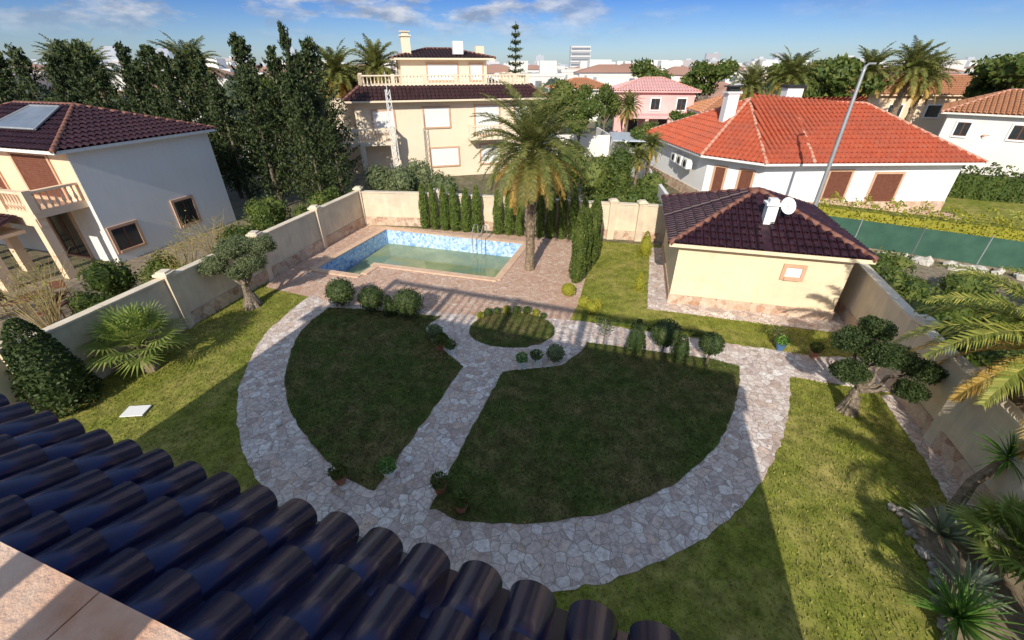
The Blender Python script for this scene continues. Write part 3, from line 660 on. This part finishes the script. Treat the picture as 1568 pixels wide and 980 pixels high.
def bonsai(name,x,y,pads,base,mat,seed,rs=1.):
    m=MB();R.seed(seed)
    for i in range(11):
        a=i*6.28/11;q=rs;m.tube([(.34*q*math.cos(a)*R.uniform(.7,1.2),.34*q*math.sin(a)*R.uniform(.7,1.2),-.04),(.2*q*math.cos(a),.2*q*math.sin(a),.14),(.09*math.cos(a),.09*math.sin(a),.5)],[.06*q,.11*q,.08*q],7,1,.5)
    m.tube([(0,0,0),(.03,0,.3),(-.04,.02,.6),(0,0,base)],[.27*rs,.22*rs,.15*rs,.11*rs],10,1,.35)
    for (px,py,pz,pr) in pads:
        m.tube([(0,0,base*.75),(px*.3+.05,py*.35-.04,base*.75+(pz-base*.75)*.25+.05),(px*.5-.04,py*.5+.05,base*.75+(pz-base*.75)*.6),(px*.75,py*.75,pz-.2),(px,py,pz)],[.075,.06,.045,.035,.02],7,1,.35)
        c=(px,py,pz);p,d=shell(c,(pr,pr,pr*.62),int(2200*pr*pr/.16),.4);m.leaves(p,.065,0,.4)
        m.blob(c,(pr*.72,pr*.72,pr*.4),0,2,.3)
        for k in range(7):
            a=R.random()*6.28;cc=(px+pr*.7*math.cos(a),py+pr*.7*math.sin(a),pz+R.uniform(-.1,.16));p,d=shell(cc,(pr*.45,pr*.45,pr*.36),int(360*pr/.4),.5);m.leaves(p,.065,0,.4)
    m.obj(name,[mat,obark],None,False,(x,y,0))
bonsai('bonsai_olive_tree',-10.0,14.5,[(-.8,-.2,1.75,.5),(.55,-.1,1.8,.5),(0,.3,2.3,.58),(.75,.4,2.3,.5),(-.45,.5,2.1,.52),(.15,-.4,1.55,.35)],1.1,olive,3)
bonsai('bonsai_olive_tree',9.0,8.65,[(-.55,-.1,1.4,.42),(.05,-.1,1.95,.46),(.65,.1,1.75,.42),(-.4,.4,2.0,.44),(1.2,-.1,1.45,.42),(.8,-.5,1.15,.34),(.2,.5,2.3,.4)],.95,topi,5,.72)
def frond(m,base,az,el,l,droop,nl=34,ll=.42,mi=0,w=.018,roll=0.):
    p=Vector(base);K=10;path=[p.copy()];tn=[]
    for k in range(K):
        e=el-droop*((k+.5)/K)**1.3;d=Vector((math.cos(az)*math.cos(e),math.sin(az)*math.cos(e),math.sin(e)));tn.append(d);p=p+d*l/K;path.append(p.copy())
    side=Vector((-math.sin(az),math.cos(az),0))
    m.tube([path[i] for i in (0,2,4,6,8,10)],[.03,.022,.018,.013,.008,.003],4,mi)
    for i in range(nl):
        t=.14+.86*i/nl;f=t*K;k=min(K-1,int(f));c=path[k].lerp(path[k+1],f-k);d=tn[k];up=side.cross(d)
        L_=ll*(.35+1.3*t*(1-t)*2)*(1.05-t*.45)
        for s in (-1,1):
            dd=(side*s*.8+d*.65+up*R.uniform(-.05,.4)*(1 if up.z>0 else -1)).normalized();L2=L_*R.uniform(.8,1.15)
            mid=c+dd*L2*.55;tip=c+dd*L2+Vector((0,0,-.28*L2));wd=d*w
            m.add([c-wd,c+wd,mid+wd*.9,mid-wd*.9,tip],[(0,1,2,3),(3,2,4)],mi)
def datepalm(h,fl,nf,nd,tr,seed,skirt=True,nl=34,ll=.42,w=.018,e1=1.55):
    m=MB();R.seed(seed);K=14
    lean=R.uniform(-.15,.15)
    pts=[(lean*(i/K)**2,0,h*i/K) for i in range(K+1)];m.tube(pts,[tr*(1.3 if i==0 else 1.05 if i<2 else 1.)*(1.06 if i%2 else .96) for i in range(K+1)],12,2,.12)
    for i in range(90):
        z=h*R.uniform(.3,1.0);a=i*2.4;b=Vector((lean+tr*math.cos(a),tr*math.sin(a),z));m.cyl(b,b+Vector((math.cos(a)*.07,math.sin(a)*.07,.14)),.045,.02,4,2)
    c=Vector((lean,0,h))
    for i in range(nf):
        az=i*2.39996;t=i/nf;el=1.45-e1*t+R.uniform(-.12,.12);frond(m,c+Vector((.08*math.cos(az),.08*math.sin(az),.1)),az,el,fl*R.uniform(.85,1.08),1.0+.45*t,nl,ll,0,w)
    for i in range(nd):
        az=i*2.39996+1;t=i/max(1,nd);el=-.05-.95*t+R.uniform(-.15,.15);frond(m,c+Vector((.1*math.cos(az),.1*math.sin(az),-.12)),az,el,fl*R.uniform(.6,.92),.9-.3*t,nl,ll*.85,1,w)
    return m
datepalm(5.05,2.8,76,26,.19,11,nl=44,ll=.55,w=.018,e1=1.75).obj('palm_tree',[palmg,palmy,palmb],None,False,(.8,17.9,0),.4)
PM=datepalm(6.2,2.6,60,14,.25,15,nl=26,ll=.6,w=.035).data('palm',[palmg,palmy,palmb])
for x,y,s,r in ((23.6,42,1.1,0),(21.6,44,.98,2),(37.0,46,1.2,1),(34.0,47,1.15,3),(39.5,47,1.1,4),(-26,40,1.2,1),(-34,40,1.15,5),(-39,44,1.2,2),(-14.5,41,1.15,4),(-12,44,1.2,2),(11.5,47,.7,2),(8.4,30.0,.42,1),(9.6,31.5,.5,4)):
    place('palm_tree',PM,(x,y,0),r,(s*.9,s*.9,s))
datepalm(3.3,2.7,40,10,.2,21,nl=48,ll=.5,w=.02).obj('palm_tree',[palmr,palmy,palmb],None,False,(10.7,6.9,0),1.2)
datepalm(3.0,1.7,30,4,.16,25,nl=36,ll=.42,w=.018).obj('palm_tree',[palmr,palmy,palmb],None,False,(7.75,1.2,0),.2)
def fan(m,base,az,el,pl_,fr,mi=0,nb=18):
    d=Vector((math.cos(az)*math.cos(el),math.sin(az)*math.cos(el),math.sin(el)));b=Vector(base);c=b+d*pl_;m.cyl(b,c,.018,.01,4,mi)
    side=Vector((-math.sin(az),math.cos(az),0));up=side.cross(d)*-1
    if up.z<0: up=-up
    for i in range(nb):
        t=-1.9+3.8*i/(nb-1);dd=(d*math.cos(t)+side*math.sin(t)+up*.15).normalized();L_=fr*(1-.25*abs(t)/1.9)*R.uniform(.9,1.08)
        wv=(dd.cross(up)).normalized()*.028;mid=c+dd*L_*.5;tip=c+dd*L_+Vector((0,0,-.2*L_))
        m.add([c,mid-wv+up*.01,mid+wv+up*.01,tip],[(0,1,3,2)],mi)
def fanpalm(name,x,y,h,n,pl_,fr,mat,seed,tr=.16):
    m=MB();R.seed(seed);m.tube([(0,0,0),(0,0,h*.5),(.03,0,h)],[tr*1.3,tr,tr*.85],10,1,.25)
    for i in range(40):
        z=h*R.uniform(.2,1);a=i*2.4;b=Vector((tr*.9*math.cos(a),tr*.9*math.sin(a),z));m.cyl(b,b+Vector((math.cos(a)*.08,math.sin(a)*.08,.12)),.035,.015,4,1)
    for i in range(n):
        az=i*2.4;el=1.35-1.6*(i/n)+R.uniform(-.1,.1);fan(m,(.03,0,h),az,el,pl_*R.uniform(.8,1.1),fr)
    m.obj(name,[mat,palmb],None,False,(x,y,0))
fanpalm('fan_palm',-11.0,10.5,.9,34,.75,.8,fang,31,.19)
fanpalm('fan_palm',8.75,4.4,.8,30,.5,.55,fang,32,.13)
fanpalm('fan_palm',9.2,3.6,1.3,26,.5,.55,fang,33,.13)
fanpalm('fan_palm',6.5,1.6,1.9,16,.45,.45,fang,34,.1)
R.seed(40)
m=MB();rosette(m,(0,0,.1),130,.8,.028,0,.1,1.45,.35);m.obj('yucca',[yucg],None,False,(7.35,3.55,.05))
m=MB();rosette(m,(0,0,.1),110,.7,.025,0,.1,1.45,.35);m.obj('yucca',[yucg],None,False,(8.3,2.6,.05))
m=MB();rosette(m,(0,0,.1),34,.8,.07,0,.2,1.3,.3);m.obj('agave',[agav],None,False,(8.35,5.0,.05))
m=MB();rosette(m,(0,0,.1),34,.6,.06,0,.2,1.3,.3);m.obj('agave',[agav],None,False,(7.9,4.0,.05))
m=MB();m.tube([(0,0,0),(.25,.2,.7),(.75,.3,1.3)],[.12,.1,.09],8,1,.2);rosette(m,(.75,.3,1.3),120,.65,.025,0,-.4,1.4,.4);m.obj('yucca_tree',[yucg,palmb],None,False,(9.1,5.6,0))
def bushes(name,lst,mat,size=.13,dens=420,z0=0):
    m=MB()
    for (x,y,r,h) in lst:
        for k in range(4):
            a=R.random()*6.28;q=r*R.uniform(.2,.55);c=(x+q*math.cos(a),y+q*math.sin(a),z0+h*R.uniform(.4,.7));rr=(r*R.uniform(.5,.75),r*R.uniform(.5,.75),h*R.uniform(.35,.5))
            p,d=shell(c,rr,int(dens*r*h*.6)+60,.3);m.leaves(p,size,0,.5);m.blob(c,tuple(t*.78 for t in rr),0,1,.3)
        m.cyl((x,y,0),(x,y,h*.6),.05,.03,5,1)
    return m.obj(name,[mat,bark])
R.seed(50)
bushes('shrubs',[(-15.2,14.9,.9,1.6),(-14.5,13.2,.8,1.4),(-14.2,15.8,.8,1.5),(-12.9,15.5,.6,1.2)],shrub,.12,500)
bushes('shrubs',[(-12.9,19.5,1.,1.5),(-12.4,21.5,1.,1.6),(-13.5,23.3,1.2,1.9),(-11.2,22.8,.7,1.6),(-10.9,25,1.0,1.8)],shrub,.13,400)
bushes('shrubs',[(-7.4,28.2,1.1,2.6),(-6,29.3,1.0,2.7),(-4.4,28.5,.9,2.0),(-8.6,29.5,1.1,2.2)],olive,.16,300)
bushes('shrubs',[(5.4,27,1.6,3.2),(6.6,29.5,1.6,3.4),(4.0,30,1.8,3.6),(7.6,26.2,1.1,1.8),(8.4,25,.9,1.4),(6.5,24.6,1.0,1.6),(2.3,27,1.2,2.0),(9,28,1.1,2),(4.6,24.6,.8,1.7)],shrub,.17,260)
bushes('ivy_mass',[(14,18.5,.9,1.2),(15,20.0,1.1,1.1),(14.6,16.5,1.,1.2),(14.4,14.3,1.,1.3),(13.6,12.3,.9,1.4),(15.8,15.3,1.3,1.1),(16,13,1.2,1.3),(17.6,14.2,1.3,1.2),(14.3,10.6,1.2,1.4),(12.7,9.4,.9,1.6),(16.6,11.2,1.3,1.4),(19.5,12.6,1.4,1.3),(14,8.4,1.3,1.7),(16.5,17.3,1.2,.9),(18.5,15.5,1.0,.8),(21,13.4,1.1,1.0),(12.9,7.3,1.,1.9),(16.3,8.8,1.5,1.5),(19,10.7,1.6,1.5),(22,11.6,1.5,1.5)],shrub,.13,360)
bushes('shrubs',[(20.3,12.6,1.5,1.5),(21.6,13.2,1.3,1.3)],topi,.13,400)
m=MB();R.seed(60)
for (x,y,h) in ((-13.3,16.2,2.6),(-13.5,18.2,2.6),(-15.2,12,2.6),(-17.5,11.4,3.2),(-19,12.6,3.0),(-12.7,14.4,2.),(-16.3,13.2,2.8)):
    for i in range(26):
        a=R.random()*6.28;t=R.uniform(.15,.7);p=Vector((x,y,.1));q=p+Vector((math.cos(a)*t*h*.4,math.sin(a)*t*h*.4,h*.5));r_=q+Vector((math.cos(a+.5)*t*h*.3,math.sin(a+.5)*t*h*.3,h*.4*R.random()))
        m.tube([p,q,r_],[.02,.012,.004],4,0)
        for k in range(6):
            s=q.lerp(r_,R.random());m.cyl(s,s+Vector((R.uniform(-.3,.3),R.uniform(-.3,.3),R.uniform(-.05,.35))),.006,.003,3,0)
        P=np.array(q.lerp(r_,.6))+NP.normal(size=(14,3))*.2;m.leaves(P,.06,1)
m.obj('twiggy_shrubs',[twig,yel])
m=MB();X=NP.uniform(-10,10,900);Y=NP.uniform(4,17,900);P=np.stack([X,Y,np.full(900,.055)],1);k=inpoly(X,Y,PR)|inpoly(X,Y,DECK)
k&=~inpoly(X,Y,POOL);P=P[k];m.leaves(P,.05,0,.6);m.obj('fallen_leaves',[palmy])
# ------------------------------------------------------------------ fence and lamp post right
fe=empty('mesh_fence');m=MB();q=MB();FP=[(15.2,21.9),(19.3,19.4),(23.3,17.0),(31,14.2)]
for a,b in zip(FP[:-1],FP[1:]):
    m.obox(a,b,.03,.12,1.4);q.obox(a,b,.18,0,.12,1)
    n=int((Vector(b)-Vector(a)).length/2)
    for i in range(n+1): p=L(a,b,i/n);q.cyl((p[0],p[1],0),(p[0],p[1],1.5),.03,.03,6,0)
m.obj('mesh',[fencem],fe);q.obj('posts',[metal,soil],fe)
m=MB()
for i in range(60):
    t=R.random();x=17.5+9.5*t;m.blob((x,19.6-5.2*t+R.uniform(-.4,.3),.08),(R.uniform(.15,.35),R.uniform(.15,.3),R.uniform(.12,.25)),0,1,.5)
m.obj('boulders',[M('pale_rock',[(.4,.37,.32),(.62,.58,.52)],5,.9,.5,20)])
sl=empty('street_lamp',(15.6,22.0,0));m=MB();m.tube([(0,0,0),(0,0,.5),(0,0,4),(0,0,7.7),(.03,.03,7.95)],[.12,.11,.095,.07,.06],10);m.tube([(.03,.03,7.93),(.2,.1,8.02),(.3,.15,8.04)],[.05,.04,.035],8);m.obj('pole',[metal],sl,True)
m=MB();m.box(.22,.5,.08,.22,8.0,8.07);m.obj('lamp_head',[metal],sl)
# ------------------------------------------------------------------ other houses
def simple_house(name,loc,rot,w,d,h,rh,wall,roofm,ins=None,wins=(),extra=None):
    e=empty(name,loc,rot);m=MB();m.box(0,w,0,d,0,h);m.obj('walls',[wall],e)
    rect_roof(e,-.5,w+.5,-.5,d+.5,h+.1,h+.1+rh,ins or (d/2),roofm,ridg,wall,pitch=.32,course=.5,r=.12,seg=4)
    for (x,z,ww,hh,k) in wins: window(e,x,z,ww,hh,0,k,white)
    if extra: extra(e)
    return e
simple_house('tiled_villa',(35.5,38.5,0),rad(-42),11,9,4.6,1.5,offw,orng,3.6,[(1.2,3,.8,1.0,glass),(4.5,3,1,1,glass),(7.5,3,1.2,1,glass),(2,.6,1,1.2,glass)])
simple_house('tiled_villa',(38,37,0),rad(-20),6,4,3.0,.9,offw,orng,2,[(1.6,.2,1.2,2,glass),(4.2,.2,1.2,2,glass)])
def pk(e):
    m=MB()
    for x in (1,3.5,6): m.box(x-.2,x+.2,-3,-2.6,0,2.6)
    m.box(.6,6.4,-3.1,0,2.6,2.9);m.obj('porch',[pinkw],e)
simple_house('pink_house',(12.6,58,0),rad(-8),9,8,5.2,1.3,pinkw,pinkw,3.9,[(1.6,3.3,1.,1.2,glass),(4.6,3.3,1,1.2,glass),(7.6,3.3,1,1.2,glass),(2,.6,1.6,1.9,glass),(6,.6,1.6,1.9,glass)],pk)
simple_house('tiled_bungalow',(21,52,0),rad(-4),9,7,3.4,1.4,white,orng,3.4,[(2,1,1,1.2,glass),(5,1,1,1.2,glass)])
simple_house('tiled_bungalow',(42,55,0),rad(-8),15,9,5.0,1.8,peach,orng,4.4,[(2,2.8,1.4,1.2,glass),(6,2.8,1.4,1.2,glass),(10,2.8,1.4,1.2,glass)])
simple_house('tiled_bungalow',(7,75,0),rad(6),9,8,4.6,1.4,offw,orng,4,[(2,2.5,1,1.2,glass),(6,2.5,1,1.2,glass)])
cp=empty('carport',(8.2,37.5,0),rad(-8));m=MB();m.box(0,4.6,0,5,2.6,2.7,0)
for x in (.15,4.4):
    for y in (.2,4.7): m.cyl((x,y,0),(x,y,2.6),.05,.05,6,1)
m.obj('frame',[sheetr,metal],cp)
m=MB();
for a,b,h in (((8.8,24),(10.2,35),1.6),((10.2,35),(9.5,52),2),((4,46),(40,44),2),((-40,38),(4,46),2)): m.obox(a,b,.2,0,h)
m.obj('boundary_wall',[offw])
m=MB();R.seed(70);m.cyl((0,0,0),(0,0,12),.2,.04,8,1)
for z in np.arange(3,12,.7):
    for k in range(7):
        a=k*.897+z+R.uniform(-.2,.2);l=(2.3*(1-z/12.5)+.15)*R.uniform(.7,1.1);p0=np.array([0,0,z]);dr=np.array([math.cos(a),math.sin(a),.25]);s=np.linspace(0,1,16)[:,None]
        m.cyl((0,0,z),tuple(p0+dr*l),.03,.01,4,1);m.leaves(np.repeat(p0+dr*l*s,2,0)+NP.normal(size=(32,3))*.08,.28,0,.35)
m.obj('norfolk_pine',[con,bark],None,False,(.4,56,0))
def round_tree(h,r,n,seed,mat):
    R.seed(seed);m=MB();m.tube([(0,0,0),(.1,0,h*.35),(0,0,h*.6)],[.22,.16,.1],8,1,.2)
    for k in range(11):
        a=R.random()*6.28;q=r*R.uniform(.1,.72);c=(q*math.cos(a),q*math.sin(a),h*R.uniform(.5,.86));rr=r*R.uniform(.28,.5)
        m.tube([(0,0,h*.35),(c[0]*.6,c[1]*.6,c[2]*.85),c],[.1,.06,.03],5,1)
        p,d=shell(c,(rr,rr,rr*.75),n,.5);m.leaves(p,.34,0,.55);m.blob(c,(rr*.7,rr*.7,rr*.5),0,1,.4)
    return m.data('tree',[mat,bark])
RT=[round_tree(7,3.0,300,80+i,shrub) for i in range(2)]
for i,(x,y,s,sz) in enumerate([(28,46,1.3,1.3),(31.5,48,1.35,1.3),(29.5,50,1.4,1.25),(9.8,50,.6,.95),(6.2,43,.75,.8),(5,49,.9,1),(47,46,1.5,1.35),(52,44,1.7,1.45),(57,46,1.7,1.5),(48,40,1.1,1.1),(-3,50,1.2,1.0),(-16,46,1.2,1.2),(-9,52,1.3,1.3),(-22,44,1.1,1.1),(-46,40,1.3,1.2),(11,39,.5,.6),(17.5,48,.6,.6),(18.5,66,1.2,1.3),(26,66,1.3,1.3),(8,58,.8,.9)]):
    place('round_tree',RT[i%2],(x,y,0),i*1.7,(s,s,sz))
R.seed(99)
m=MB()
for i in range(620):
    y=60*math.exp(R.random()*3.0);x=R.uniform(-1.5,1.5)*y
    r=R.uniform(1.5,3.6)*(1+y/500);h=R.uniform(3,7.0)*(1 if y<400 else 1.15)
    if y<90 and 5<x<50: h=R.uniform(2.,4.5);r*=.6
    for k in range(3):
        c=(x+R.uniform(-r,r)*.7,y+R.uniform(-r,r)*.7,h*R.uniform(.4,.62));rr=(r*.6,r*.6,h*.4)
        p,d=shell(c,rr,80 if y<200 else 20,.4);m.leaves(p,.55 if y<200 else 1.5,0,.6);m.blob(c,tuple(t*.85 for t in rr),0,1,.5)
m.obj('distant_trees',[fart])
m=MB()
for i in range(800):
    y=75*math.exp(R.random()*3.3);x=R.uniform(-1.6,1.6)*y
    w=R.uniform(7,14)*(1+y/900);d=R.uniform(7,11);h=R.choice([3.3,3.6,6.2,6.4,6.6]) if y<500 else R.choice([5,7,8,10,13])
    if y>900 and R.random()<.12: h=R.uniform(18,38)
    if y<110: h=R.choice([3.3,3.6,6.0])
    mi=R.choice([0,0,0,1]);m.box(x,x+w,y,y+d,0,h,mi)
    if h<9 and R.random()<.4:
        zr=h+1.6;m.add([(x-.4,y-.4,h+.02),(x+w+.4,y-.4,h+.02),(x+w+.4,y+d+.4,h+.02),(x-.4,y+d+.4,h+.02),(x+w*.35,y+d/2,zr),(x+w*.65,y+d/2,zr)],[(0,1,5,4),(1,2,5),(2,3,4,5),(3,0,4)],2)
    else:
        m.box(x-.1,x+w+.1,y-.1,y+d+.1,h,h+.5,mi);u=R.uniform(.1,.5);m.box(x+w*u,x+w*(u+.35),y+d*.4,y+d*.8,h+.5,h+2.6,0)
    if y<700:
        fl=int(h/3)
        for f in range(fl):
            for k in range(int(w/2.6)): m.box(x+.9+k*2.6,x+2.1+k*2.6,y-.05,y-.01,f*3+1,f*3+2.3,3)
m.obj('distant_town',[farw,farw2,faro,farwin])
at=empty('apartment_block',(34,290,0));m=MB();m.box(0,11,0,9,0,17,0)
for f in range(6): m.box(-.3,11.3,-.6,0,f*2.6+1.2,f*2.6+2.0,0);m.box(.2,10.8,-.05,-.01,f*2.6+2.0,f*2.6+3.2,1)
m.obj('tower',[farw,farwin],at)
m=MB();m.box(-.28,.28,-.2,.2,0,.03);m.obj('manhole_cover',[white],None,False,(-10.05,8.6,.03),.1)
for x,y in ((-6.0,8.1),(-2.4,6.9)):
    m=MB();m.tube([(0,0,0),(0,0,.1),(0,0,.14)],[.06,.08,.03],10);m.obj('garden_spotlight',[shut],None,False,(x,y,.05))
# ------------------------------------------------------------------ sun, sky, camera
EL=30.5;AZ=15.5
sd_=bpy.data.lights.new('sun','SUN');sd_.energy=5.;sd_.angle=rad(.53);sd_.color=(1,.92,.79)
so=bpy.data.objects.new('sun',sd_);COL.objects.link(so)
v=Vector((math.sin(rad(AZ))*math.cos(rad(EL)),math.cos(rad(AZ))*math.cos(rad(EL)),-math.sin(rad(EL))))
so.rotation_euler=v.to_track_quat('-Z','Y').to_euler();so.location=(-10,-30,30)
w=bpy.data.worlds.new('World');scn.world=w;w.use_nodes=True;nt=w.node_tree;bg=nt.nodes['Background']
sk=nt.nodes.new('ShaderNodeTexSky');sk.sky_type='NISHITA';sk.sun_disc=False;sk.sun_elevation=rad(EL);sk.sun_rotation=rad(180+AZ)
sk.dust_density=.4;sk.ozone_density=2.;sk.air_density=1.
tc=nt.nodes.new('ShaderNodeTexCoord').outputs['Generated']
sp=nt.nodes.new('ShaderNodeSeparateXYZ');nt.links.new(tc,sp.inputs[0])
tint=ramp(nt,sp.outputs['Z'],[(.46,.58,.82),(.15,.29,.63),(.3,.45,.75),(1.3,1.22,1.1)],[0,.11,.2,.5])
c=mix(nt,sk.outputs[0],tint,1.,'MULTIPLY')
mp=nt.nodes.new('ShaderNodeMapping');mp.inputs['Scale'].default_value=(1,1,3.0);mp.inputs['Location'].default_value=(1.7,.9,.2);nt.links.new(tc,mp.inputs[0])
cl=noise(nt,mp.outputs[0],6.5,9,.58)
cf=ramp(nt,cl,[(0,0,0),(1,1,1)],[.47,.58])
hf=ramp(nt,sp.outputs['Z'],[(0,0,0),(1,1,1)],[.03,.075])
lf=ramp(nt,sp.outputs['X'],[(1,1,1),(.2,.2,.2)],[.02,.3])
cf=math_(nt,'MULTIPLY',cf,hf);cf=math_(nt,'MULTIPLY',cf,.8);cf=math_(nt,'MULTIPLY',cf,lf)
cc=ramp(nt,noise(nt,mp.outputs[0],14,6,.6),[(2.0,2.4,3.2),(5.2,5.2,5.3)],[.4,.62])
c=mix(nt,c,cc,cf)
nt.links.new(c,bg.inputs[0]);bg.inputs[1].default_value=.15
cam=bpy.data.cameras.new('camera');cam.sensor_width=36;cam.lens=15.08;cam.clip_start=.05;cam.clip_end=12000
co=bpy.data.objects.new('camera',cam);COL.objects.link(co);co.location=(0,0,8);co.rotation_euler=(rad(90-30.8),0,0);scn.camera=co
scn.view_settings.view_transform='Standard';scn.view_settings.look='None';scn.view_settings.exposure=0
